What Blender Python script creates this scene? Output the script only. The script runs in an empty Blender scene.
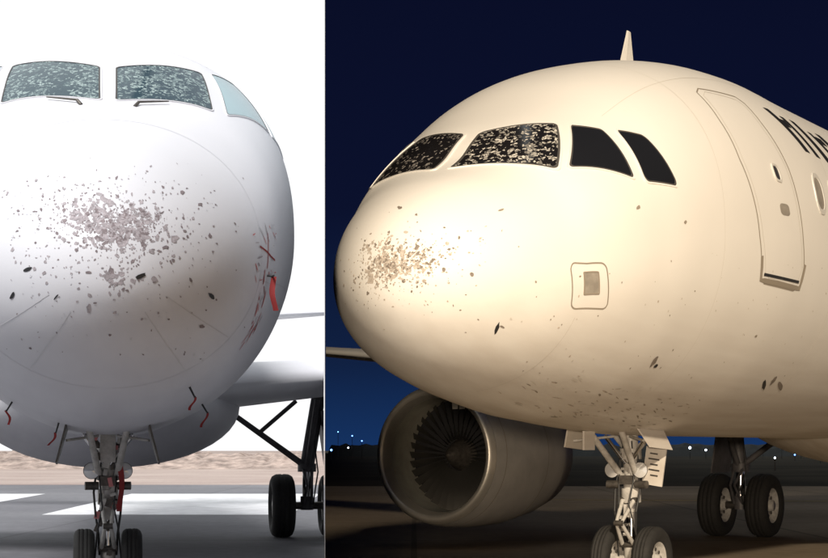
import bpy, bmesh, math, random
from mathutils import Vector, Matrix
random.seed(7)
F=1700.0; HZ=450.0; CZ=1.6
KW=-0.0524   # the added partition wall runs along x = KW*y
sc=bpy.context.scene
cam=bpy.data.cameras.new("camera"); co=bpy.data.objects.new("camera",cam)
sc.collection.objects.link(co)
co.location=(0,0,CZ); co.rotation_euler=(math.radians(90),0,0)
cam.lens=F/828*36; cam.shift_y=(HZ-279)/828; cam.clip_end=8000
sc.camera=co
sc.view_settings.view_transform='Standard';sc.view_settings.look='None';sc.view_settings.exposure=0
# ------------------------------------------------------------ materials
def mat(name,col,rough=.5,metal=0,coat=0,noise=None,bump=0,spec=.5,emis=None):
    m=bpy.data.materials.new(name);m.use_nodes=True
    nt=m.node_tree;b=nt.nodes["Principled BSDF"]
    b.inputs["Base Color"].default_value=(*col,1);b.inputs["Roughness"].default_value=rough
    b.inputs["Metallic"].default_value=metal;b.inputs["Coat Weight"].default_value=coat
    b.inputs["Specular IOR Level"].default_value=spec
    if emis:
        b.inputs["Emission Color"].default_value=(*emis[0],1);b.inputs["Emission Strength"].default_value=emis[1]
        m.cycles.emission_sampling='NONE'
    if noise:
        sc_,amt=noise
        tc=nt.nodes.new("ShaderNodeTexCoord");n=nt.nodes.new("ShaderNodeTexNoise")
        n.inputs["Scale"].default_value=sc_;n.inputs["Detail"].default_value=4;n.inputs["Roughness"].default_value=.65
        nt.links.new(tc.outputs["Object"],n.inputs["Vector"])
        r=nt.nodes.new("ShaderNodeValToRGB")
        r.color_ramp.elements[0].position=.3;r.color_ramp.elements[1].position=.7
        r.color_ramp.elements[0].color=(*[c*(1-amt) for c in col],1)
        r.color_ramp.elements[1].color=(*[min(1,c*(1+amt)) for c in col],1)
        nt.links.new(n.outputs["Fac"],r.inputs["Fac"]);nt.links.new(r.outputs["Color"],b.inputs["Base Color"])
        if bump:
            bp=nt.nodes.new("ShaderNodeBump");bp.inputs["Strength"].default_value=bump;bp.inputs["Distance"].default_value=.02
            nt.links.new(n.outputs["Fac"],bp.inputs["Height"]);nt.links.new(bp.outputs["Normal"],b.inputs["Normal"])
    return m
def paint(name,col,grime,amt,r0,r1,coat):
    """white aircraft paint with faint mottling and belly grime"""
    m=bpy.data.materials.new(name);m.use_nodes=True;nt=m.node_tree;L=nt.links.new
    b=nt.nodes["Principled BSDF"];b.inputs["Coat Weight"].default_value=coat;b.inputs["Coat Roughness"].default_value=.25
    tc=nt.nodes.new("ShaderNodeTexCoord")
    n=nt.nodes.new("ShaderNodeTexNoise");n.inputs["Scale"].default_value=.9;n.inputs["Detail"].default_value=4
    L(tc.outputs["Object"],n.inputs["Vector"])
    mp=nt.nodes.new("ShaderNodeMapping");mp.inputs["Scale"].default_value=(4,.35,4);L(tc.outputs["Object"],mp.inputs["Vector"])
    n2=nt.nodes.new("ShaderNodeTexNoise");n2.inputs["Scale"].default_value=1.2;n2.inputs["Detail"].default_value=4;L(mp.outputs["Vector"],n2.inputs["Vector"])
    sx=nt.nodes.new("ShaderNodeSeparateXYZ");L(tc.outputs["Object"],sx.inputs["Vector"])
    low=nt.nodes.new("ShaderNodeMapRange");low.inputs["From Min"].default_value=3.2;low.inputs["From Max"].default_value=1.75
    low.inputs["To Max"].default_value=amt
    L(sx.outputs["Z"],low.inputs["Value"])
    mul=nt.nodes.new("ShaderNodeMath");mul.operation='MULTIPLY';L(low.outputs["Result"],mul.inputs[0])
    r2=nt.nodes.new("ShaderNodeMapRange");r2.inputs["From Min"].default_value=.1;r2.inputs["From Max"].default_value=.75
    L(n2.outputs["Fac"],r2.inputs["Value"]);L(r2.outputs["Result"],mul.inputs[1])
    m1=nt.nodes.new("ShaderNodeMix");m1.data_type='RGBA';m1.inputs[6].default_value=(*col,1);m1.inputs[7].default_value=(*[c*.88 for c in col],1)
    L(n.outputs["Fac"],m1.inputs[0])
    m2=nt.nodes.new("ShaderNodeMix");m2.data_type='RGBA';m2.inputs[7].default_value=(*grime,1)
    L(mul.outputs[0],m2.inputs[0]);L(m1.outputs[2],m2.inputs[6]);L(m2.outputs[2],b.inputs["Base Color"])
    rr=nt.nodes.new("ShaderNodeMapRange");rr.inputs["To Min"].default_value=r0;rr.inputs["To Max"].default_value=r1
    L(n.outputs["Fac"],rr.inputs["Value"]);L(rr.outputs["Result"],b.inputs["Roughness"])
    bp=nt.nodes.new("ShaderNodeBump");bp.inputs["Strength"].default_value=.3;bp.inputs["Distance"].default_value=.02
    L(n.outputs["Fac"],bp.inputs["Height"]);L(bp.outputs["Normal"],b.inputs["Normal"])
    return m
def shattered(name,frac,white,dark,scale=26):
    m=bpy.data.materials.new(name);m.use_nodes=True;nt=m.node_tree;L=nt.links.new
    b=nt.nodes["Principled BSDF"]
    tc=nt.nodes.new("ShaderNodeTexCoord")
    n0=nt.nodes.new("ShaderNodeTexNoise");n0.inputs["Scale"].default_value=14;n0.inputs["Detail"].default_value=3
    L(tc.outputs["Object"],n0.inputs["Vector"])
    ad=nt.nodes.new("ShaderNodeVectorMath");ad.operation='MULTIPLY_ADD';ad.inputs[1].default_value=(.08,.08,.08)
    L(n0.outputs["Color"],ad.inputs[0]);L(tc.outputs["Object"],ad.inputs[2])
    v=nt.nodes.new("ShaderNodeTexVoronoi");v.inputs["Scale"].default_value=scale;L(ad.outputs[0],v.inputs["Vector"])
    sx=nt.nodes.new("ShaderNodeSeparateColor");L(v.outputs["Color"],sx.inputs["Color"])
    n=nt.nodes.new("ShaderNodeTexNoise");n.inputs["Scale"].default_value=3.5;n.inputs["Detail"].default_value=2
    L(tc.outputs["Object"],n.inputs["Vector"])
    a=nt.nodes.new("ShaderNodeMath");a.operation='ADD';L(sx.outputs[0],a.inputs[0]);L(n.outputs["Fac"],a.inputs[1])
    g=nt.nodes.new("ShaderNodeMath");g.operation='GREATER_THAN';g.inputs[1].default_value=1.5-frac;L(a.outputs[0],g.inputs[0])
    e=nt.nodes.new("ShaderNodeTexVoronoi");e.feature='DISTANCE_TO_EDGE';e.inputs["Scale"].default_value=scale;L(ad.outputs[0],e.inputs["Vector"])
    ge=nt.nodes.new("ShaderNodeMath");ge.operation='GREATER_THAN';ge.inputs[1].default_value=.07;L(e.outputs["Distance"],ge.inputs[0])
    mu=nt.nodes.new("ShaderNodeMath");mu.operation='MULTIPLY';L(g.outputs[0],mu.inputs[0]);L(ge.outputs[0],mu.inputs[1])
    vv=nt.nodes.new("ShaderNodeMath");vv.operation='MULTIPLY_ADD';vv.inputs[1].default_value=.8;vv.inputs[2].default_value=.2;L(sx.outputs[2],vv.inputs[0])
    mu2=nt.nodes.new("ShaderNodeMath");mu2.operation='MULTIPLY';L(mu.outputs[0],mu2.inputs[0]);L(vv.outputs[0],mu2.inputs[1])
    mx=nt.nodes.new("ShaderNodeMix");mx.data_type='RGBA';mx.inputs[6].default_value=(*dark,1);mx.inputs[7].default_value=(*white,1)
    L(mu2.outputs[0],mx.inputs[0]);L(mx.outputs[2],b.inputs["Base Color"])
    rr=nt.nodes.new("ShaderNodeMapRange");rr.inputs["To Min"].default_value=.12;rr.inputs["To Max"].default_value=.6
    L(mu.outputs[0],rr.inputs["Value"]);L(rr.outputs["Result"],b.inputs["Roughness"])
    bp=nt.nodes.new("ShaderNodeBump");bp.inputs["Strength"].default_value=.3;bp.inputs["Distance"].default_value=.01
    L(sx.outputs[1],bp.inputs["Height"]);L(bp.outputs["Normal"],b.inputs["Normal"])
    return m
def groundmat(name,c1,c2,slab,joint,rough=.85,spec=.3):
    m=bpy.data.materials.new(name);m.use_nodes=True;nt=m.node_tree;L=nt.links.new
    b=nt.nodes["Principled BSDF"];b.inputs["Roughness"].default_value=rough;b.inputs["Specular IOR Level"].default_value=spec
    tc=nt.nodes.new("ShaderNodeTexCoord")
    a=nt.nodes.new("ShaderNodeTexNoise");a.inputs["Scale"].default_value=.09;a.inputs["Detail"].default_value=5;a.inputs["Roughness"].default_value=.6
    L(tc.outputs["Object"],a.inputs["Vector"])
    r=nt.nodes.new("ShaderNodeValToRGB");r.color_ramp.elements[0].position=.35;r.color_ramp.elements[1].position=.65
    r.color_ramp.elements[0].color=(*c1,1);r.color_ramp.elements[1].color=(*c2,1);L(a.outputs["Fac"],r.inputs["Fac"])
    f=nt.nodes.new("ShaderNodeTexNoise");f.inputs["Scale"].default_value=4;f.inputs["Detail"].default_value=5;L(tc.outputs["Object"],f.inputs["Vector"])
    fr=nt.nodes.new("ShaderNodeMapRange");fr.inputs["To Min"].default_value=.7;fr.inputs["To Max"].default_value=1.3;L(f.outputs["Fac"],fr.inputs["Value"])
    mm=nt.nodes.new("ShaderNodeMix");mm.data_type='RGBA';mm.blend_type='MULTIPLY';mm.inputs[0].default_value=1
    L(r.outputs["Color"],mm.inputs[6]);L(fr.outputs["Result"],mm.inputs[7])
    out=mm.outputs[2]
    if slab:
        br=nt.nodes.new("ShaderNodeTexBrick");br.offset=0;br.inputs["Scale"].default_value=1;br.inputs["Brick Width"].default_value=slab;br.inputs["Row Height"].default_value=slab
        br.inputs["Mortar Size"].default_value=.05;br.inputs["Color1"].default_value=(1,1,1,1);br.inputs["Color2"].default_value=(.86,.86,.86,1);br.inputs["Mortar"].default_value=(joint,joint,joint,1)
        L(tc.outputs["Object"],br.inputs["Vector"])
        m2=nt.nodes.new("ShaderNodeMix");m2.data_type='RGBA';m2.blend_type='MULTIPLY';m2.inputs[0].default_value=1
        L(out,m2.inputs[6]);L(br.outputs["Color"],m2.inputs[7]);out=m2.outputs[2]
    L(out,b.inputs["Base Color"])
    return m
M={}
M['dayp']=paint("white_paint",(.78,.78,.82),(.50,.48,.54),.45,.42,.55,.05)
M['nightp']=paint("cream_white_paint",(.82,.79,.74),(.42,.35,.28),.7,.48,.6,.05)
M['glass']=mat("cockpit_glass",(.012,.013,.016),.07)
M['glassday']=mat("side_glass_sky_tint",(.36,.50,.54),.15)  # pale blue-grey: the sky reflection is put into the glass colour
M['shR']=shattered("shattered_glass",.44,(.66,.62,.55),(.012,.011,.012),36)
M['shR2']=shattered("cracked_glass",.22,(.36,.33,.3),(.012,.011,.012),34)
M['shL']=shattered("shattered_glass_day",.48,(.36,.45,.44),(.02,.05,.07),34)
M['gasket']=mat("window_seal",(.07,.065,.06),.5)
M['frame']=mat("frame_grey",(.62,.6,.56),.4)
M['line']=mat("panel_gap",(.28,.24,.19),.7)
M['linef']=mat("panel_gap_faint",(.58,.54,.48),.7)
M['lined']=mat("panel_gap_light",(.64,.64,.67),.7)
M['chipR']=mat("exposed_composite",(.44,.38,.32),.8,noise=(30,.35))
M['chipR2']=mat("exposed_primer",(.21,.175,.145),.8,noise=(30,.3))
M['chipL']=mat("exposed_composite_day",(.40,.36,.38),.85,noise=(30,.35))
M['chipL2']=mat("exposed_primer_day",(.24,.20,.21),.85,noise=(30,.3))
M['black']=mat("black_paint",(.02,.02,.022),.45)
M['cabin']=mat("cabin_glass",(.05,.05,.055),.15)
M['panel']=mat("panel_grey",(.30,.27,.23),.5,noise=(8,.2))
M['tyre']=mat("tyre_rubber",(.022,.021,.02),.8,noise=(20,.25))
M['steel']=mat("gear_grey_paint",(.50,.48,.45),.4,noise=(9,.3))
M['steeld']=mat("oily_metal",(.10,.09,.08),.45,.5,noise=(15,.4))
M['chrome']=mat("chrome",(.75,.75,.75),.15,1)
M['lip']=mat("polished_aluminium",(.80,.76,.68),.42,.75,noise=(6,.06))
M['duct']=mat("intake_liner",(.33,.32,.27),.6,noise=(5,.15))
M['fan']=mat("fan_titanium",(.09,.087,.08),.45,.6)
M['nacelle']=mat("nacelle_grey",(.42,.40,.37),.45,noise=(2,.12))
M['red']=mat("red_ribbon",(.30,.03,.03),.8)
M['pink']=mat("faded_red_marking",(.62,.22,.22),.6)
M['lens']=mat("lamp_lens",(.8,.8,.8),.08,.3)
M['hose']=mat("hydraulic_hose",(.03,.03,.03),.5)
M['gearm']=mat("dark_gear_paint",(.10,.095,.10),.5,noise=(6,.3))
# ------------------------------------------------------------ fuselage surface
def pchip(xs,ys):
    n=len(xs);h=[xs[i+1]-xs[i] for i in range(n-1)];d=[(ys[i+1]-ys[i])/h[i] for i in range(n-1)]
    m=[0]*n;m[0]=d[0];m[-1]=d[-1]
    for i in range(1,n-1):
        if d[i-1]*d[i]>0:
            w1=2*h[i]+h[i-1];w2=h[i]+2*h[i-1];m[i]=(w1+w2)/(w1/d[i-1]+w2/d[i])
    def f(x):
        x=max(xs[0],min(xs[-1],x));i=0
        while i<n-2 and x>xs[i+1]:i+=1
        t=(x-xs[i])/h[i];t2=t*t;t3=t2*t
        return (2*t3-3*t2+1)*ys[i]+(t3-2*t2+t)*h[i]*m[i]+(-2*t3+3*t2)*ys[i+1]+(t3-t2)*h[i]*m[i+1]
    return f
def sg(a,p): return math.copysign(abs(a)**p,a)
Z0=3.83
class Shape:
    def __init__(s,S,W,T,B,E):
        U=[math.sqrt(x) for x in S]
        s.w,s.t,s.b=pchip(U,W),pchip(U,T),pchip(U,B);s.e=pchip(*E)
    def sec(s,y):
        u=math.sqrt(max(y,0));t=s.t(u);b=s.b(u);return s.w(u),Z0+(t+b)/2,(t-b)/2
    def P(s,y,ph,off=0):
        def q(y,ph):
            y=max(y,1e-5);w,c,h=s.sec(y);S_=math.sin(ph);C=math.cos(ph)
            e=2/s.e(y) if C>0 else 1
            return Vector((w*sg(S_,e),y,c+h*sg(C,e)))
        p=q(y,ph)
        if off:
            dy=.01*(1 if y>.05 else .2)
            n=(q(y,ph+.01)-q(y,ph-.01)).cross(q(y+dy,ph)-q(max(y-dy,1e-4),ph))
            if n.length>1e-9:
                n.normalize()
                w,c,h=s.sec(y)
                if n.dot(Vector((p.x,-.3,p.z-c)))<0:n=-n
                p=p+n*off
        return p
    def front(s,x,z,off=0):
        lo,hi=1e-5,5.
        for _ in range(32):
            m=(lo+hi)/2;w,c,h=s.sec(m);e=s.e(m) if z>c else 2
            if (abs(x)/w)**e+(abs(z-c)/h)**e>1: lo=m
            else: hi=m
        p=Vector((x,hi,z));d=(p-Vector((0,1.6,3.2))).normalized()
        return p+d*off
S1=[0,.05,.15,.3,.6,1.0,1.5,1.75,2.0,2.3,2.6,3.0,3.5,4,5,6,7,24,30,37]
W1=[0,.28,.48,.67,.93,1.17,1.39,1.48,1.55,1.62,1.69,1.76,1.83,1.88,1.95,1.975,1.975,1.975,1.5,.3]
T1=[-.72,-.45,-.26,-.08,.17,.42,.69,.83,1.01,1.21,1.39,1.58,1.75,1.87,2.01,2.07,2.07,2.07,2.05,2.0]
B1=[-.72,-.98,-1.13,-1.28,-1.47,-1.62,-1.75,-1.80,-1.84,-1.89,-1.93,-1.96,-2.0,-2.03,-2.07,-2.07,-2.07,-2.07,-.9,1.2]
SL=Shape(S1,W1,T1,B1,([0,.5,1.2,2,4,7,40],[2,2,2.12,2.35,2.3,2.1,2.0]))
S2=[0,.05,.15,.3,.6,1.0,1.17,1.38,1.6,2.0,2.3,2.6,3.0,3.5,4,5,6,7,24,30,37]
W2=[0,.28,.48,.67,.93,1.17,1.25,1.345,1.43,1.55,1.62,1.69,1.76,1.83,1.88,1.95,1.975,1.975,1.975,1.5,.3]
T2=[-.72,-.45,-.26,-.09,.13,.33,.43,.61,.77,1.02,1.21,1.39,1.58,1.75,1.87,2.01,2.07,2.07,2.07,2.05,2.0]
B2=[-.72,-.98,-1.13,-1.28,-1.47,-1.62,-1.67,-1.72,-1.77,-1.84,-1.89,-1.93,-1.96,-2.0,-2.03,-2.07,-2.07,-2.07,-2.07,-.9,1.2]
SR=Shape(S2,W2,T2,B2,([0,.5,.9,1.2,2,4,7,40],[2,2.05,2.25,2.32,2.35,2.3,2.1,2.0]))
# ------------------------------------------------------------ mesh builder
class MB:
    def __init__(s): s.v=[];s.f=[];s.m=[];s.mats=[];s.flat=[]
    def mi(s,k):
        if k not in s.mats:s.mats.append(k)
        return s.mats.index(k)
    def add(s,v,f,k,flat=False):
        o=len(s.v);s.v+= [tuple(a) for a in v];i=s.mi(k)
        for q in f:s.f.append(tuple(o+a for a in q));s.m.append(i);s.flat.append(flat)
    def cyl(s,a,b,r0,r1=None,k='steel',n=16):
        a=Vector(a);b=Vector(b);r1=r0 if r1 is None else r1
        d=(b-a).normalized();u=d.orthogonal().normalized();w=d.cross(u);v=[];f=[]
        for p,r in((a,r0),(b,r1)):
            for i in range(n):
                t=2*math.pi*i/n;v.append(p+(u*math.cos(t)+w*math.sin(t))*r)
        for i in range(n):f.append((i,(i+1)%n,n+(i+1)%n,n+i))
        s.add(v,f,k);s.add(v[:n],[tuple(range(n))[::-1]],k,True);s.add(v[n:],[tuple(range(n))],k,True)
    def path(s,pts,r,k,n=8):
        for a,b in zip(pts,pts[1:]): s.cyl(a,b,r,r,k,n)
    def box(s,c,size,k,rot=None):
        c=Vector(c);h=Vector(size)/2;v=[]
        for x in(-1,1):
            for y in(-1,1):
                for z in(-1,1):
                    p=Vector((x*h.x,y*h.y,z*h.z))
                    if rot:p=rot@p
                    v.append(c+p)
        s.add(v,[(0,1,3,2),(4,6,7,5),(0,4,5,1),(2,3,7,6),(0,2,6,4),(1,5,7,3)],k,True)
    def rev(s,prof,c,axis,k,n=48,flat=False):
        c=Vector(c);d=Vector(axis).normalized();u=d.orthogonal().normalized();w=d.cross(u);v=[];f=[]
        for a,r in prof:
            for i in range(n):
                t=2*math.pi*i/n;v.append(c+d*a+(u*math.cos(t)+w*math.sin(t))*r)
        for j in range(len(prof)-1):
            for i in range(n):f.append((j*n+i,j*n+(i+1)%n,(j+1)*n+(i+1)%n,(j+1)*n+i))
        s.add(v,f,k,flat)
    def wheel(s,c,R,wd,side=1):
        c=Vector(c);h=wd/2;ax=(1,0,0)
        p=[(-h*.75,R*.55),(-h,R*.66),(-h*1.0,R*.82),(-h*.86,R*.93),(-h*.6,R*.985),(-h*.42,R),(-h*.4,R*.985),(-h*.36,R*.985),(-h*.34,R),
           (-h*.08,R),(-h*.06,R*.985),(h*.06,R*.985),(h*.08,R),(h*.34,R),(h*.36,R*.985),(h*.4,R*.985),(h*.42,R),(h*.6,R*.985),(h*.86,R*.93),(h,R*.82),(h,R*.66),(h*.75,R*.55)]
        s.rev(p,c,ax,'tyre',40)
        q=[(-h*.75,R*.56),(-h*.7,R*.5),(-h*.35,R*.42),(-h*.3,R*.2),(-h*.85,R*.16),(-h*.85,.001)]
        s.rev(q,c,ax,'steel',32);s.rev([(-a,r) for a,r in q],c,ax,'steel',32)
        for i in range(8):
            t=i*math.pi/4
            for sd in(-1,1):
                s.cyl(c+Vector((sd*h*.3,math.cos(t)*R*.33,math.sin(t)*R*.33)),c+Vector((sd*h*.42,math.cos(t)*R*.33,math.sin(t)*R*.33)),R*.05,None,'steeld',8)
    def obj(s,name,parent,coll,mats=M):
        me=bpy.data.meshes.new(name);me.from_pydata(s.v,[],s.f)
        for k in s.mats:me.materials.append(mats[k])
        me.polygons.foreach_set("material_index",s.m)
        me.polygons.foreach_set("use_smooth",[not x for x in s.flat])
        me.update();o=bpy.data.objects.new(name,me);coll.objects.link(o)
        if parent:o.parent=parent
        return o
def fixn(o):
    b=bmesh.new();b.from_mesh(o.data);bmesh.ops.recalc_face_normals(b,faces=b.faces);b.to_mesh(o.data);b.free()
def clip(o,keep):
    """cut geometry where it meets the partition wall; keep=-1 day side, +1 night side"""
    bpy.context.view_layer.update()
    mw=o.matrix_world;im=mw.inverted()
    n=Vector((1,-KW,0)).normalized()*keep
    pc=n*.02;pc=im@pc;nn=(im.to_3x3()@n).normalized()
    b=bmesh.new();b.from_mesh(o.data)
    bmesh.ops.bisect_plane(b,geom=b.verts[:]+b.edges[:]+b.faces[:],plane_co=pc,plane_no=nn,clear_inner=True)
    b.to_mesh(o.data);b.free()
day=bpy.data.collections.new("day_set");night=bpy.data.collections.new("night_set")
sc.collection.children.link(day);sc.collection.children.link(night)
# ------------------------------------------------------------ surface features
D=math.radians
def rquad(q,rad=.12,n=5):
    pts=[]
    cs=[(rad,rad,180),(1-rad,rad,270),(1-rad,1-rad,0),(rad,1-rad,90)]
    for cx,cy,a in cs:
        for i in range(n+1):
            t=D(a+90*i/n);pts.append((cx+rad*math.cos(t),cy+rad*math.sin(t)))
    out=[]
    for i in range(len(pts)):
        a=pts[i];b=pts[(i+1)%len(pts)];L=math.dist(a,b);k=max(1,int(L/.08))
        for j in range(k):out.append((a[0]+(b[0]-a[0])*j/k,a[1]+(b[1]-a[1])*j/k))
    return out
def bil(q,u,v):
    s=(q[0][0]*(1-u)+q[1][0]*u)*(1-v)+(q[3][0]*(1-u)+q[2][0]*u)*v
    p=(q[0][1]*(1-u)+q[1][1]*u)*(1-v)+(q[3][1]*(1-u)+q[2][1]*u)*v
    return s,D(p)
def scal(pt,k): return (.5+(pt[0]-.5)*k,.5+(pt[1]-.5)*k)
def patch(mb,sh,q,k,off,rad=.12,scale=1,rings=10):
    o=rquad(q,rad);n=len(o);v=[];f=[]
    for r in range(rings):
        t=scale*(1-r/rings)
        for p in o:v.append(sh.P(*bil(q,*scal(p,t)),off))
    v.append(sh.P(*bil(q,.5,.5),off))
    for r in range(rings-1):
        for i in range(n):f.append((r*n+i,r*n+(i+1)%n,(r+1)*n+(i+1)%n,(r+1)*n+i))
    for i in range(n):f.append(((rings-1)*n+i,(rings-1)*n+(i+1)%n,rings*n))
    mb.add(v,f,k)
def rim(mb,sh,q,k,k0,k1,o0,o1,rad=.12):
    o=rquad(q,rad);n=len(o);v=[];f=[]
    lv=[(k1,0.0),(k1-(k1-k0)*.12,o1),(k0+(k1-k0)*.12,o1),(k0,o0)]
    for kk,of in lv:
        for p in o:v.append(sh.P(*bil(q,*scal(p,kk)),of))
    for r in range(3):
        for i in range(n):f.append((r*n+i,r*n+(i+1)%n,(r+1)*n+(i+1)%n,(r+1)*n+i))
    mb.add(v,f,k,True)
def strip(mb,sh,pts,wd,k,off=.002,closed=False):
    pp=[]
    if closed:pts=pts+[pts[0]]
    for a,b in zip(pts,pts[1:]):
        n=max(1,int((abs(a[0]-b[0])/.08)+abs(a[1]-b[1])/3))
        for j in range(n):pp.append((a[0]+(b[0]-a[0])*j/n,a[1]+(b[1]-a[1])*j/n))
    pp.append(pts[-1])
    P3=[sh.P(s,D(p),off) for s,p in pp];v=[];f=[]
    for i,p in enumerate(P3):
        t=(P3[min(i+1,len(P3)-1)]-P3[max(i-1,0)])
        if t.length<1e-6:t=Vector((0,1,0))
        t.normalize();w,c,h=sh.sec(p.y);nn=Vector((p.x,-.3,p.z-c)).normalized()
        sd=t.cross(nn).normalized()*wd/2
        v+=[p+sd,p-sd]
    for i in range(len(P3)-1):f.append((2*i,2*i+1,2*i+3,2*i+2))
    mb.add(v,f,k)
def rpoly(q,rad=.1):
    out=[]
    for p in rquad(q,rad):
        a,b=bil(q,*p);out.append((a,math.degrees(b)))
    return out
def mark(mb,sh,s,ph,ln,wd,ang,k,off=.004):
    w,c,h=sh.sec(s);R=(w+h)/2;ca,sa=math.cos(D(ang)),math.sin(D(ang));n=10;v=[]
    for i in range(n):
        t=2*math.pi*i/n;r=random.uniform(.75,1.15);a=ln/2*math.cos(t)*r;b=wd/2*math.sin(t)*r
        ds=a*ca-b*sa;dp=(a*sa+b*ca)/R
        v.append(sh.P(max(.001,s+ds),D(ph)+dp,off))
    mb.add(v,[tuple(range(n))],k,True)
def fmark(mb,sh,x,z,ln,wd,ang,k,off=.005):
    """scrape placed on the nose by its frontal coordinates"""
    ca,sa=math.cos(D(ang)),math.sin(D(ang));v=[]
    for i in range(10):
        t=2*math.pi*i/10;r=random.uniform(.75,1.15);a=ln/2*math.cos(t)*r;b=wd/2*math.sin(t)*r
        v.append(sh.front(x+a*ca-b*sa,z+a*sa+b*ca,off))
    mb.add(v,[tuple(range(10))],k,True)
def flake(mb,sh,x,z,q,k,off):
    n=random.randint(5,9);t0=random.random()*6;el=random.uniform(.4,1);ea=random.random()*3.14;v=[]
    for j in range(n):
        t=t0+2*math.pi*j/n;rr=q*random.uniform(.45,1.25)
        dx=rr*math.cos(t);dz=rr*math.sin(t)*el
        v.append(sh.front(x+dx*math.cos(ea)-dz*math.sin(ea),z+dx*math.sin(ea)+dz*math.cos(ea),off))
    mb.add(v,[tuple(range(n))],k,False)
def chips(mb,sh,cx,cz,core,wide,ncore,nwide,k1,k2,sz):
    """flat flakes of missing paint: a patchy core and a loose scatter round it"""
    cl=[(random.gauss(0,core*.5),random.gauss(0,core*.42)) for _ in range(11)]
    for i in range(ncore):
        a,b=random.choice(cl)
        x=cx+a+random.gauss(0,core*.27);z=cz+b+random.gauss(0,core*.22);q=random.lognormvariate(-.5,.5)*sz
        flake(mb,sh,x,z,q,k1 if random.random()<.85 else k2,random.uniform(.0012,.0025))
    for i in range(nwide):
        r=abs(random.gauss(0,wide));a=random.uniform(0,2*math.pi)
        x=cx+r*math.cos(a)*1.3;z=cz+r*math.sin(a)*.75+.02;q=random.lognormvariate(-1.0,.5)*sz
        flake(mb,sh,x,z,q,k1 if random.random()<.6 else k2,random.uniform(.0025,.0035))
# ------------------------------------------------------------ airframe
def lift(name,root,coll,stations,k,vertical=False):
    mb=MB();prof=[(1,0),(.85,.022),(.6,.05),(.35,.065),(.15,.052),(.05,.032),(0,0),(.05,-.028),(.15,-.042),(.35,-.05),(.6,-.035),(.85,-.012)]
    n=len(prof)
    for sd in ([1] if vertical else [1,-1]):
        v=[];f=[]
        for sp,le,ch,z,th in stations:
            for a,b in prof:
                if vertical: v.append((b*ch*th,le+a*ch,z))
                else: v.append((sd*sp,le+a*ch,z+b*ch*th))
        for j in range(len(stations)-1):
            for i in range(n):f.append((j*n+i,j*n+(i+1)%n,(j+1)*n+(i+1)%n,(j+1)*n+i))
        mb.add(v,f,k);e=len(stations)-1
        mb.add(v[e*n:],[tuple(range(n))],k,True)
    o=mb.obj(name,root,coll);fixn(o);return o
def engine(root,coll,x,s0,z,k):
    mb=MB();R=1.12
    mb.rev([(.03,R*.865),(.005,R*.885),(-.005,R*.91),(.005,R*.935),(.04,R*.96),(.12,R*.99)],(x,s0,z),(0,1,0),'lip',72)
    mb.rev([(.03,R*.865),(.12,R*.835),(.25,R*.82)],(x,s0,z),(0,1,0),'lip',72)
    mb.rev([(.25,R*.82),(.5,R*.81),(.95,R*.83)],(x,s0,z),(0,1,0),'duct',72)
    mb.rev([(.12,R*.992),(.35,R*1.03),(.9,R*1.06),(1.7,R*1.05),(2.5,R*.96),(3.1,R*.84),(3.1,R*.8)],(x,s0,z),(0,1,0),'nacelle',72)
    mb.rev([(3.1,R*.8),(2.2,R*.85)],(x,s0,z),(0,1,0),'black',48)
    mb.rev([(2.2,R*.62),(3.1,R*.6),(3.9,R*.42),(4.0,R*.40)],(x,s0,z),(0,1,0),'steeld',48)
    mb.rev([(3.9,R*.3),(4.4,.02)],(x,s0,z),(0,1,0),'steeld',32)
    mb.rev([(.97,R*.84),(1.0,.01)],(x,s0,z),(0,1,0),'black',48)
    mb.rev([(.45,.004),(.5,.05),(.62,.13),(.78,.2),(.9,.25),(.96,.27)],(x,s0,z),(0,1,0),'steeld',40)
    for i in range(36):
        t=2*math.pi*i/36;v=[]
        for r,tw,cd in((.26,.15,.10),(.5,.5,.12),(.7,.8,.13),(R*.825,1.05,.13)):
            for e in(-1,1):
                ang=t+e*math.sin(tw)*cd/2/r
                v.append((x+r*math.cos(ang),s0+.82+e*math.cos(tw)*cd*.6,z+r*math.sin(ang)))
        mb.add(v,[(0,1,3,2),(2,3,5,4),(4,5,7,6)],'fan')
    for a in(.36,1.75):
        mb.rev([(a,R*1.034 if a<1 else R*1.053),(a+.015,R*1.036 if a<1 else R*1.053)],(x,s0,z),(0,1,0),'line',72)
    mb.box((x,s0+2.6,z+1.15),(.28,3.6,.55),k,Matrix.Rotation(D(4),3,'X'))
    return mb.obj("engine",root,coll)
def ribbon(mb,p,ln,wd,ang=0,k='red'):
    v=[];f=[];n=8;ph=random.random()*6
    for i in range(n+1):
        t=i/n;o=Vector((math.sin(ang)*ln*t+.015*math.sin(ph+t*5),.02*math.sin(ph+t*4),-ln*t))
        tw=.5*math.sin(ph+t*3)
        d=Vector((math.cos(tw),math.sin(tw),0))*wd/2
        v+=[p+o-d,p+o+d]
    for i in range(n):f.append((2*i,2*i+1,2*i+3,2*i+2))
    mb.add(v,f,k)
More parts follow.
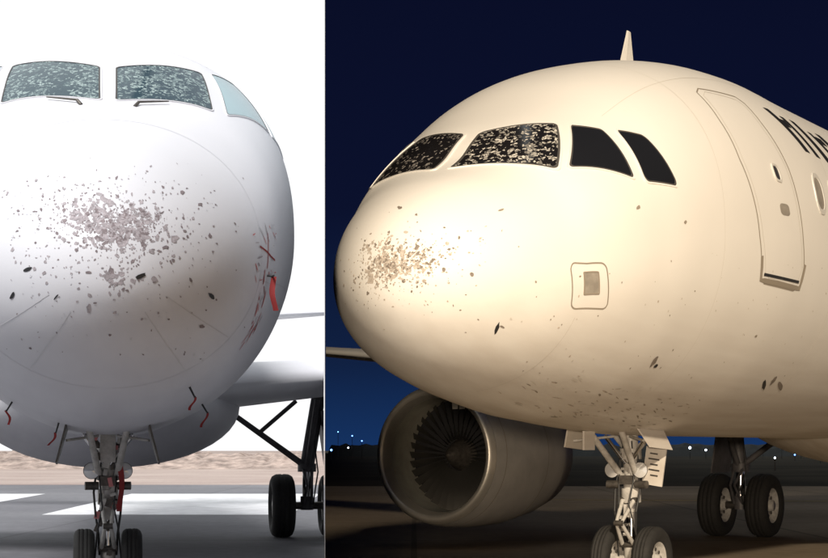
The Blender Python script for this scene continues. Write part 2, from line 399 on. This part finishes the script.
def nose_gear(root,coll,s,panel=False):
    mb=MB();zx=.38
    mb.cyl((0,s-.04,2.2),(0,s,1.05),.085,.085,'steel',24)
    mb.cyl((0,s-.01,1.18),(0,s,1.02),.11,.11,'steel',24)
    mb.cyl((0,s-.02,1.62),(0,s-.015,1.5),.12,.12,'steel',24)
    mb.cyl((0,s,1.05),(0,s,.5),.055,.055,'chrome',20)
    mb.cyl((0,s,.56),(0,s,.34),.085,.075,'steel',20)
    mb.cyl((-.32,s,zx),(.32,s,zx),.05,.05,'steel',16)
    mb.wheel((-.25,s,zx),.38,.22);mb.wheel((.25,s,zx),.38,.22)
    for sd in(-1,1):
        mb.cyl((sd*.07,s-.08,1.05),(sd*.03,s-.33,.8),.026,.02,'steel',8)
        mb.cyl((sd*.03,s-.33,.8),(sd*.07,s-.08,.55),.02,.026,'steel',8)
    mb.cyl((-.05,s-.33,.8),(.05,s-.33,.8),.03,.03,'steeld',10)
    mb.cyl((-.1,s-.08,1.05),(.1,s-.08,1.05),.03,.03,'steeld',10)
    mb.cyl((-.1,s-.08,.55),(.1,s-.08,.55),.03,.03,'steeld',10)
    for sd in(-1,1):
        mb.cyl((sd*.09,s-.05,1.3),(sd*.22,s-.85,1.95),.035,.035,'steel',12)
        mb.cyl((sd*.08,s+.02,1.62),(sd*.42,s+.02,2.0),.035,.035,'steeld' if not panel else 'steel',10)
        mb.cyl((sd*.02,s-.10,1.45),(sd*.26,s-.14,1.76),.024,.024,'chrome',10)
        mb.cyl((sd*.10,s-.1,1.22),(sd*.24,s-.12,1.22),.045,.045,'steeld',12)
        c=Vector((sd*.17,s-.13,1.38))
        mb.rev([(.1,.02),(.06,.06),(0,.085),(-.02,.09)],c,(0,1,0),'steeld',20)
        mb.rev([(-.015,.085),(-.025,.05),(-.03,.002)],c,(0,1,0),'lens',20)
        mb.path([c,(0,s-.03,1.40)],.018,'steel')
        mb.path([(sd*.1,s-.06,1.55),(sd*.15,s-.1,1.15),(sd*.13,s-.16,.92),(sd*.1,s-.1,.7),(sd*.09,s-.02,.48)],.012,'hose')
        mb.path([(sd*.05,s-.1,1.7),(sd*.09,s-.13,1.3),(sd*.06,s-.2,1.0),(sd*.11,s-.16,.75),(sd*.14,s-.03,.42)],.009,'hose')
        ya,yb,zt,zb=(s-.75,s-.1,1.84,1.6) if panel else (s-1.2,s-.25,1.86,1.45)
        k='steeld' if not panel else 'skin'
        v=[(sd*.40,ya,zt),(sd*.40,yb,zt),(sd*.52,yb,zb),(sd*.50,ya+.12,zb+.03),(sd*.42,ya,zt),(sd*.42,yb,zt),(sd*.54,yb,zb),(sd*.52,ya+.12,zb+.03)]
        mb.add(v,[(0,1,2,3),(7,6,5,4),(0,4,5,1),(1,5,6,2),(2,6,7,3),(3,7,4,0)],k,True)
        mb.cyl((sd*.42,s-.6,1.7),(sd*.1,s-.25,1.75),.015,.015,'steel',8)
    mb.box((0,s-.13,1.27),(.16,.05,.1),'steeld');mb.box((0,s-.11,.93),(.07,.04,.14),'steel')
    if panel:
        rot=Matrix.Rotation(D(8),3,'Y')
        mb.box((.30,s-.05,1.42),(.24,.02,.42),'skin',rot)
        for j in range(5):
            mb.box((.30,s-.064,1.56-.06*j),(.13 if j%2 else .09,.006,.016),'steeld',rot)
    else:
        mb.box((.0,s-.20,1.62),(.16,.03,.3),'steel')
        for i in range(26):
            a=random.uniform(-.13,.13);z=random.uniform(.5,1.8)
            mb.box((a,s-.15+random.uniform(-.05,.04),z),(random.uniform(.03,.07),.03,random.uniform(.03,.1)),random.choice(['steeld','steeld','steel','pink']),Matrix.Rotation(random.uniform(-.5,.5),3,'Y'))
        ribbon(mb,Vector((.13,s-.2,1.45)),.5,.06)
    for i in range(16):
        a=random.uniform(-.1,.1);z=random.uniform(.6,1.75)
        mb.box((a,s-.09,z),(random.uniform(.03,.06),.05,random.uniform(.03,.08)),random.choice(['steeld','steel']))
    mm=dict(M);mm['skin']=M['nightp'] if panel else M['dayp']
    return mb.obj("nose_landing_gear",root,coll,mm)
def main_gear(root,coll,x,s,zt=2.6):
    mb=MB()
    for sd in(-1,1):
        c=sd*x;R=.58
        mb.cyl((c*1.06,s,zt),(c,s,1.3),.13,.13,'gearm',20);mb.cyl((c,s,1.35),(c,s,1.2),.17,.17,'gearm',20)
        mb.cyl((c,s,1.25),(c,s,.6),.085,.085,'chrome',16);mb.cyl((c,s,.75),(c,s,.5),.12,.12,'gearm',16)
        mb.cyl((c-.62,s,R),(c+.62,s,R),.07,.07,'steeld',14)
        mb.wheel((c-.46,s,R),R,.42);mb.wheel((c+.46,s,R),R,.42)
        mb.cyl((c-sd*.1,s-.05,1.35),(c-sd*1.5,s-.1,2.35),.06,.05,'gearm',12)
        mb.cyl((c-sd*.9,s-.08,1.9),(c-sd*.2,s,2.5),.04,.04,'gearm',10)
        mb.cyl((c,s-.1,1.3),(c*1.02,s-1.0,2.5),.05,.05,'gearm',10)
        for q in(-1,1):
            mb.cyl((c+q*.08,s-.12,1.25),(c+q*.04,s-.42,.95),.03,.025,'gearm',8)
            mb.cyl((c+q*.04,s-.42,.95),(c+q*.08,s-.12,.62),.025,.03,'gearm',8)
        mb.path([(c+.1,s-.15,1.9),(c+.18,s-.2,1.2),(c+.12,s-.3,.9),(c+.1,s-.15,.6)],.014,'hose')
        mb.box((c+sd*.32,s,1.75),(.03,.9,1.15),'gearm',Matrix.Rotation(D(-sd*8),3,'Y'))
    return mb.obj("main_landing_gear",root,coll)
def airliner(name,N,th,sh,coll,skin,keep):
    root=bpy.data.objects.new(name,None);coll.objects.link(root)
    root.location=(N[0],N[1],0);root.rotation_euler=(0,0,-th)
    mb=MB();ss=[(i/70)**2*6 for i in range(71)]+[6.5+i*.5 for i in range(62)];n=144;v=[];f=[]
    for s in ss:
        for k in range(n):v.append(sh.P(max(s,1e-5),2*math.pi*k/n))
    for i in range(len(ss)-1):
        for k in range(n):f.append((i*n+k,i*n+(k+1)%n,(i+1)*n+(k+1)%n,(i+1)*n+k))
    mb.add(v,f,skin);mb.add(v[-n:],[tuple(range(n))],skin);mb.add(v[:n],[tuple(range(n))],skin)
    fus=mb.obj("fuselage",root,coll);fixn(fus)
    mb=MB();v=[];f=[];n=48
    for i in range(25):
        t=i/24;s=10+10.5*t;e=math.sin(math.pi*t)**.5 if 0<t<1 else 0
        for k in range(n):
            a=2*math.pi*k/n;v.append((2.15*e*math.sin(a),s,2.55-.25*e+1.0*e*math.cos(a)))
    for i in range(24):
        for k in range(n):f.append((i*n+k,i*n+(k+1)%n,(i+1)*n+(k+1)%n,(i+1)*n+k))
    mb.add(v,f,skin);o=mb.obj("belly_fairing",root,coll);fixn(o)
    wing=lift("wings",root,coll,[(1.5,11.6,6.6,2.55,1.0),(3.2,12.5,5.6,2.72,1.0),(6.4,14.2,3.9,3.05,.95),(11,16.5,2.7,3.5,.9),(16.6,19.4,1.6,4.05,.85),(17,19.7,1.3,4.1,.8)],skin)
    clip(wing,keep)
    tp=lift("tailplane",root,coll,[(.4,31.3,3.6,4.9,.9),(6.2,34.9,1.4,5.55,.9)],skin);clip(tp,keep)
    lift("tail_fin",root,coll,[(0,29.2,6.0,5.7,1),(0,34.3,2.3,11.7,1)],skin,True)
    en=engine(root,coll,-6.15,10.9,1.52,skin);clip(en,keep)
    if keep>0:
        en=engine(root,coll,6.15,10.9,1.52,skin)
    mg=main_gear(root,coll,3.6,17.7);clip(mg,keep)
    if keep>0:
        mb=MB();t=Z0+1.98
        v=[(0,4.75,t),(.012,4.9,t),(0,5.15,t),(-.012,4.9,t),(0,4.95,t+.43),(.006,4.99,t+.43),(0,5.05,t+.43),(-.006,4.99,t+.43)]
        mb.add(v,[(0,1,5,4),(1,2,6,5),(2,3,7,6),(3,0,4,7),(4,5,6,7)],skin,True)
        mb.cyl((0,6.6,t+.06),(0,6.6,t+.14),.05,.03,'frame',12)
        mb.obj("aerial",root,coll)
    return root,fus
def mir(q): return [(s,-p) for s,p in q]
# ============================================================ night aircraft
RR,FR=airliner("jet_airliner",(-.27,14.6),D(32),SR,night,'nightp',1)
nose_gear(RR,night,5.07,True)
WR=[[(1.54,2.2),(1.81,26),(1.34,45),(.98,3.2)],[(1.87,31),(2.04,41),(2.0,66),(1.44,48)],[(2.16,45),(2.39,53),(2.55,75),(2.13,69)]]
mb=MB()
for i,q in enumerate(WR):
    for sd,qq in((1,q),(-1,mir(q))):
        k='glass' if i else ('shR' if sd==1 else 'shR2')
        rd=.07 if i<2 else .12
        patch(mb,SR,qq,k,.004,rd,1.0);rim(mb,SR,qq,'gasket',.965,1.02,.004,.008,rd)
        rim(mb,SR,qq,'nightp',1.02,1.08,.008,.010,rd)
mb.obj("cockpit_windows",RR,night)
mb=MB()
chips(mb,SR,.10,3.15,.29,.28,340,560,'chipR','chipR2',.022)
chips(mb,SR,.36,3.24,.12,.14,40,110,'chipR2','chipR',.017)
for s,ph,ln,wd,an,k in[(.65,128,.13,.03,75,'black'),(.68,126,.05,.02,20,'chipR2'),(2.8,132,.16,.08,80,'chipR2'),(2.9,134,.07,.05,10,'black'),
    (5.6,137,.3,.05,30,'black'),(5.75,135,.16,.08,60,'chipR2'),(6.1,137,.35,.07,20,'chipR2'),(.67,53,.05,.025,0,'line'),(1.95,77,.06,.04,0,'line'),(2.6,86,.05,.03,0,'line'),(4.5,120,.06,.03,0,'line')]:
    mark(mb,SR,s,ph,ln,wd,an,k)
for i in range(110):
    s=random.uniform(1.4,4.6)
    mark(mb,SR,s,random.uniform(143,170),random.uniform(.02,.16),random.uniform(.008,.025),random.uniform(-10,25),random.choice(['chipR','chipR','linef','line']),.003)
for i in range(90):
    s=random.uniform(.7,6);q=random.uniform(.012,.03)
    mark(mb,SR,s,random.uniform(95,150),q,q*.7,random.uniform(0,90),random.choice(['linef','linef','line','chipR']),.003)
mb.obj("paint_damage",RR,night)
mb=MB()
dl=[(3.73,43),(3.72,56),(3.78,70),(3.98,86),(4.12,99),(4.16,102.5),(4.25,104)];dr=[(5.0,105),(5.14,103.5),(5.2,100),(5.08,86),(4.95,71),(4.75,56),(4.69,47),(4.6,44),(3.85,41)]
strip(mb,SR,dl+dr,.016,'line',.003,True)
strip(mb,SR,[(a+.07*(1 if a<4.4 else -1),b+(1.8 if b<60 else -1.8 if b>95 else 0)) for a,b in dl+dr],.006,'linef',.003,True)
strip(mb,SR,[(4.10,96),(4.15,103),(5.15,104.2),(5.2,97)],.05,'line',.006)
strip(mb,SR,[(4.2,101.3),(5.1,102.3)],.03,'black',.007)
q=[(4.5,71),(4.62,71.3),(4.66,75.5),(4.53,75.2)];patch(mb,SR,q,'cabin',.005,.3);rim(mb,SR,q,'frame',.95,1.35,.005,.012,.3)
q=[(4.52,82),(4.75,82),(4.78,85),(4.55,85)];patch(mb,SR,q,'panel',.004,.3)
q=[(1.12,88.5),(1.50,92),(1.63,111.5),(1.21,110.5)]
strip(mb,SR,rpoly(q,.14),.014,'line',.003,True)
q2=[(1.27,94),(1.42,95.3),(1.47,104.5),(1.31,104)];patch(mb,SR,q2,'panel',.004,.06);rim(mb,SR,q2,'line',.96,1.12,.004,.008,.06)
strip(mb,SR,[(1.3,a) for a in range(115,175,3)],.005,'linef',.002)
strip(mb,SR,[(3.3,a) for a in range(-170,175,3)],.004,'linef',.002)
strip(mb,SR,[(6.2,a) for a in range(-170,175,3)],.006,'linef',.002)
strip(mb,SR,[(2.2,36),(4,34),(9,32)],.004,'linef',.002)
for i in range(40):
    a=5.62+i*.53
    if 12<a<12.5:continue
    for sd in(1,-1):
        q=[(a,71*sd),(a+.23,71*sd),(a+.23,81*sd),(a,81*sd)];patch(mb,SR,q,'panel',.004,.4,1,4);rim(mb,SR,q,'frame',.95,1.3,.004,.01,.4)
mb.obj("door_and_panels",RR,night)
mb=MB()
for i,(a,lw,top) in enumerate([(5.25,.16,46),(5.62,.15,48),(6.0,.2,47),(6.5,.15,49),(6.9,.2,47),(7.4,.2,47),(7.9,.15,48),(8.4,.2,47)]):
    patch(mb,SR,[(a,top),(a+lw,top),(a+lw+.5,62),(a+.5,62)],'black',.003,.05,1,5)
    if i%3==0: patch(mb,SR,[(a+.2,50),(a+.42,50),(a+.5,53),(a+.28,53)],'black',.0045,.05,1,4)
mb.obj("livery_lettering",RR,night)
mb=MB()
p=SR.P(4.0,D(180));mb.box((0,4.0,p.z-.1),(.02,.25,.2),'nightp')
mb.obj("belly_aerial",RR,night)
# ============================================================ day aircraft
RL,FL=airliner("jet_airliner",(-.18*13.2,13.2),math.atan(-.18),SL,day,'dayp',-1)
nose_gear(RL,day,5.07,False)
WL=[[(2.40,1.5),(2.80,26.5),(2.03,33),(1.77,1.6)],[(2.98,30),(3.5,39),(2.95,58),(2.14,39)],[(3.62,42),(4.1,50),(3.95,68),(3.05,60)]]
mb=MB()
for i,q in enumerate(WL):
    for qq in(q,mir(q)):
        k='glassday' if i else 'shL';rd=.05
        patch(mb,SL,qq,k,.004,rd,1.0);rim(mb,SL,qq,'gasket',.98,1.008,.004,.008,rd)
        rim(mb,SL,qq,'dayp',1.008,1.035,.008,.010,rd)
for sd in(1,-1):
    a=SL.P(1.72,D(8*sd),.03);b=SL.P(1.84,D(17*sd),.03);mb.cyl(a,b,.010,.006,'steeld',6);mb.cyl(SL.P(1.68,D(7*sd)),a,.018,.014,'steeld',8)
mb.obj("cockpit_windows",RL,day)
mb=MB()
chips(mb,SL,.05,3.31,.36,.40,460,680,'chipL','chipL2',.024)
chips(mb,SL,-.25,3.42,.14,.22,40,130,'chipL','chipL2',.02)
chips(mb,SL,.3,3.42,.12,.18,20,90,'chipL','chipL2',.02)
for i in range(150):
    flake(mb,SL,random.uniform(-.85,.9),random.uniform(2.35,3.8),random.uniform(.004,.013),random.choice(['chipL','chipL2','lined']),.003)
for x,z,ln,wd,an in[(-.75,2.83,.06,.03,60),(-.62,3.02,.07,.03,20),(.25,2.96,.10,.03,25),(.83,2.86,.07,.035,-35),(.76,2.62,.05,.025,10),(-.15,2.98,.05,.02,0),(.45,3.2,.05,.02,10),(-.4,2.8,.06,.012,50),(.6,3.35,.03,.02,0),(-.7,3.5,.03,.02,0),(-.1,2.75,.03,.012,0)]:
    fmark(mb,SL,x,z,ln,wd,an,'black' if ln>.05 else 'chipL2')
mb.obj("paint_damage",RL,day)
mb=MB()
strip(mb,SL,[(1.3,a) for a in range(-176,179,3)],.006,'lined',.002)
strip(mb,SL,[(3.4,a) for a in range(-176,179,3)],.006,'lined',.002)
for a in(-150,-128,128,150):
    strip(mb,SL,[(.22,a),(1.25,a)],.008,'lined',.003)
strip(mb,SL,[(1.3,100),(3.4,108),(6,112)],.006,'lined',.002);strip(mb,SL,[(1.3,-100),(3.4,-108),(6,-112)],.006,'lined',.002)
for i in range(26):
    mark(mb,SL,random.uniform(1.15,1.8),random.uniform(80,100),random.uniform(.03,.14),random.uniform(.008,.025),random.choice([0,90,45])+random.uniform(-15,15),random.choice(['pink','pink','lined','chipL']),.005)
for i in range(26):
    t=random.random();mark(mb,SL,1.35+.45*t+random.gauss(0,.05),100+24*t+random.gauss(0,2),random.uniform(.04,.2),random.uniform(.01,.03),60+random.uniform(-20,20),random.choice(['pink','pink','red','lined']),.005)
strip(mb,SL,[(1.25,86),(1.68,92)],.018,'red',.006);strip(mb,SL,[(1.5,82),(1.46,95)],.025,'pink',.0055)
mb.obj("skin_panels",RL,day)
mb=MB()
def hang(s,ph,ln,wd,ang=0,out=.1,k='red'):
    p=SL.P(s,D(ph));q=SL.P(s,D(ph),out)
    mb.cyl(p,q,.010,.008,'black',8);mb.cyl(q,q+Vector((0,-.08,0)),.010,.008,'black',8);ribbon(mb,q,ln,wd,ang,k)
hang(1.5,98,.3,.05,.05,.05);hang(1.93,152,.12,.024,-.3);hang(3.9,150,.15,.025,-.35);hang(3.9,-165,.13,.025,-.5);hang(3.7,-150,.14,.025,.2)
mb.obj("probe_covers",RL,day)
# ============================================================ setting
def sheet(name,pts,z,m,coll):
    mb=MB();mb.add([(x,y,z) for x,y in pts],[tuple(range(len(pts)))],'g',True);return mb.obj(name,None,coll,{'g':m})
xw=lambda y:KW*y
gd=groundmat("day_concrete",(.15,.15,.168),(.22,.22,.237),7.5,.7)
gn=groundmat("night_concrete",(.24,.195,.145),(.37,.30,.225),7.5,.6,.9,.1)
sheet("ground",[(xw(-60)-.0,-60),(xw(3500),3500),(-3500,3500),(-3500,-60)],0,gd,day)
sheet("ground",[(xw(-60),-60),(3500,-60),(3500,3500),(xw(3500),3500)],0,gn,night)
dirt=groundmat("dry_earth",(.36,.28,.25),(.46,.38,.34),0,0,.95)
sheet("dirt_field",[(xw(78)-.01,78),(xw(3400)-.01,3400),(-3400,3400),(-3400,84)],.004,dirt,day)
gr=groundmat("night_grass",(.03,.026,.018),(.06,.05,.035),0,0,.95,.1)
sheet("grass_field",[(xw(75)+.01,75),(xw(3400)+.01,3400),(3400,3400),(3400,70)],.004,gr,night)
wp=mat("reflection_white",(.72,.72,.74),.7,noise=(1.5,.2))  # pale colour standing in for light reflected off the apron
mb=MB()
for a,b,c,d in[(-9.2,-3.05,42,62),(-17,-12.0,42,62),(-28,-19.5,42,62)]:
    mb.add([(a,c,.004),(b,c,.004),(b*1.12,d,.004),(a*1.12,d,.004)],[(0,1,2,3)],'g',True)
mb.obj("apron_reflection",None,day,{'g':wp})  # bright ground reflections laid down as flat pale patches
yl=mat("worn_yellow_paint",(.45,.33,.08),.7,noise=(2,.3))
mb=MB()
n=Vector((math.cos(D(32)),-math.sin(D(32)),0))*.08;a=Vector((-.27,14.6,.004))+Vector((math.sin(D(32)),math.cos(D(32)),0))*-4;b=a+Vector((math.sin(D(32)),math.cos(D(32)),0))*60
mb.add([a-n,a+n,b+n,b-n],[(0,1,2,3)],'g',True);mb.add([(2,55,.008),(40,47,.008),(40,47.3,.008),(2,55.3,.008)],[(0,1,2,3)],'g',True)
mb.obj("taxi_line",None,night,{'g':yl})
from mathutils import noise as N_
def bank(name,x0,x1,y,h,m,coll,dn=260,wid=26):
    v=[];f=[];nr=9
    for i in range(dn+1):
        x=x0+(x1-x0)*i/dn
        for j in range(nr):
            t=j/(nr-1);base=math.sin(math.pi*t)
            hh=h*base*(.85+.15*N_.noise(Vector((x*.05,0,3)))+.2*N_.noise(Vector((x*.5,j*.9,1)))+.25*N_.noise(Vector((x*1.9,j*2.1,5))))
            v.append((x,y+wid*t,max(0,hh)-.02))
    for i in range(dn):
        for j in range(nr-1):f.append((i*nr+j,(i+1)*nr+j,(i+1)*nr+j+1,i*nr+j+1))
    mb=MB();mb.add(v,f,'g',True);return mb.obj(name,None,coll,{'g':m})
rock=mat("pale_rock",(.38,.30,.26),.95,noise=(.8,.5))
bank("rocky_bank",-75,xw(170)-.3,140,1.5,rock,day,700,20)
dh=mat("dark_hill",(.02,.022,.02),1)
bank("hill",xw(420)+.5,260,420,3.5,dh,night,160,60)
lw=mat("lamp_white",(1,1,1),.5,emis=((.75,.85,1),7));lb=mat("lamp_blue",(.2,.3,1),.5,emis=((.12,.3,1),7));lo=mat("lamp_orange",(1,.7,.4),.5,emis=((1,.6,.25),7))
mb=MB()
def sph(c,r,k):
    c=Vector(c);pr=[(-r,.001),(-r*.7,r*.7),(0,r),(r*.7,r*.7),(r,.001)];mb.rev(pr,c,(0,0,1),k,10)
for x,z,Y,r,k in[(-10.9,4.1,300,.16,'b'),(-13.4,4.8,300,.14,'b'),(-9.2,3.2,300,.16,'b'),(-11.6,2.0,300,.18,'w'),(48.7,2.0,300,.3,'w'),(51.5,1.6,300,.25,'w'),(57.9,2.3,300,.22,'b'),(61.6,1.25,300,.3,'w'),(64.9,2.1,300,.22,'w'),(68.3,1.25,300,.32,'w'),(70.2,1.8,300,.25,'o'),(27.6,1.0,130,.1,'w'),(12.2,.4,60,.05,'w'),(36.9,1.0,200,.2,'b'),(47.8,.9,200,.16,'w'),(-14.6,1.6,300,.25,'b'),(56,.9,250,.15,'b'),(43.5,.6,220,.15,'b'),(80,1.8,300,.25,'w'),(92,2.2,300,.25,'b')]:
    sph((x,Y,z),r*.8,k);mb.cyl((x,Y,0),(x,Y,z-r*.7),.05,.04,'p',6)
mb.obj("airfield_lights",None,night,{'o':lo,'b':lb,'w':lw,'p':M['steeld']})
pw=mat("wall_white",(.85,.86,.88),.9);pn=mat("wall_navy",(.006,.01,.03),.95,spec=.1)
d=Vector((KW,1,0)).normalized();nn=Vector((1,-KW,0)).normalized()*.002
a=d*14.2;b=d*900;H=60
mb=MB()
v=[a-nn,b-nn,b-nn+Vector((0,0,H)),a-nn+Vector((0,0,H)),a+nn,b+nn,b+nn+Vector((0,0,H)),a+nn+Vector((0,0,H))]
mb.add(v,[(0,3,2,1),(0,4,7,3),(3,7,6,2)],'w',True);mb.add(v,[(4,5,6,7)],'n',True)
mb.obj("added_partition",None,sc.collection,{'w':pw,'n':pn})  # added divider, keeps the day sky's light off the night set
# ------------------------------------------------------------ world: bright day haze over one set, night over the other
w=bpy.data.worlds.new("World");sc.world=w;w.use_nodes=True;nt=w.node_tree;L=nt.links.new
bg=nt.nodes["Background"];tc=nt.nodes.new("ShaderNodeTexCoord");sx=nt.nodes.new("ShaderNodeSeparateXYZ");L(tc.outputs["Generated"],sx.inputs["Vector"])
def mth(op,a,b=None):
    n=nt.nodes.new("ShaderNodeMath");n.operation=op
    for i,q in enumerate((a,b)):
        if q is None:continue
        if isinstance(q,(int,float)):n.inputs[i].default_value=q
        else:L(q,n.inputs[i])
    return n.outputs[0]
side=mth('GREATER_THAN',mth('SUBTRACT',mth('MULTIPLY',sx.outputs[1],KW),sx.outputs[0]),0)
fr=nt.nodes.new("ShaderNodeMapRange");fr.interpolation_type='SMOOTHSTEP';fr.inputs["From Min"].default_value=-1.0;fr.inputs["From Max"].default_value=-.35
L(sx.outputs[1],fr.inputs["Value"])
isday=mth('MULTIPLY',side,fr.outputs["Result"])
rd=nt.nodes.new("ShaderNodeValToRGB");e=rd.color_ramp.elements
e[0].position=0;e[0].color=(.99,.99,1,1);e[1].position=.5;e[1].color=(.96,1.0,1.0,1)
L(sx.outputs[2],rd.inputs["Fac"])
rn=nt.nodes.new("ShaderNodeValToRGB");e=rn.color_ramp.elements
e[0].position=0;e[0].color=(.007,.030,.11,1);e[1].position=.35;e[1].color=(.0024,.0034,.015,1)
x=e.new(.05);x.color=(.005,.014,.050,1);x=e.new(.14);x.color=(.0032,.0054,.024,1)
L(sx.outputs[2],rn.inputs["Fac"])
mx=nt.nodes.new("ShaderNodeMix");mx.data_type='RGBA';L(isday,mx.inputs[0]);L(rn.outputs["Color"],mx.inputs[6]);L(rd.outputs["Color"],mx.inputs[7])
L(mx.outputs[2],bg.inputs["Color"]);bg.inputs["Strength"].default_value=1.08
# ------------------------------------------------------------ lamps
sl=bpy.data.lights.new("sun","SUN");sl.energy=3.9;sl.angle=D(20);sl.color=(1,.98,.96);so=bpy.data.objects.new("sun",sl);sc.collection.objects.link(so)
so.rotation_euler=Vector((-.20,-.72,.70)).to_track_quat('Z','Y').to_euler()
so.light_linking.receiver_collection=day
# lamps behind the camera: a tall apron floodlight mast and an added low fill
def flood(name,loc,tgt,en,col,sx_,sy_,h):
    root=bpy.data.objects.new(name,None);night.objects.link(root);x,y,z=loc
    mb=MB();mb.cyl((x,y-.7,0),(x,y-.7,z),.12,.08,'steel',16);mb.box((x,y-.6,z),(sx_,.2,.25),'steel')
    for i in range(4):mb.box((x-sx_*.4+i*sx_*.27,y-.4,z),(sx_*.2,.25,.4),'steeld')
    mb.obj("stand",root,night)
    al=bpy.data.lights.new(name+"_lamp","AREA");al.shape='RECTANGLE';al.size=sx_;al.size_y=sy_;al.energy=en;al.color=col
    ao=bpy.data.objects.new(name+"_lamp",al);night.objects.link(ao);ao.location=loc;ao.parent=root
    ao.rotation_euler=(Vector(loc)-Vector(tgt)).to_track_quat('Z','Y').to_euler()
    ao.light_linking.receiver_collection=night
flood("floodlight_mast",(5,-18,17),(2,20,2),18000,(1,.84,.63),3.0,1.5,17)
flood("added_low_fill",(-2.6,-24,2.4),(2,20,2.5),7600,(1,.81,.60),1.6,1.0,2.4)  # unseen frontal fill on a stand, added to brighten engine intake and nose
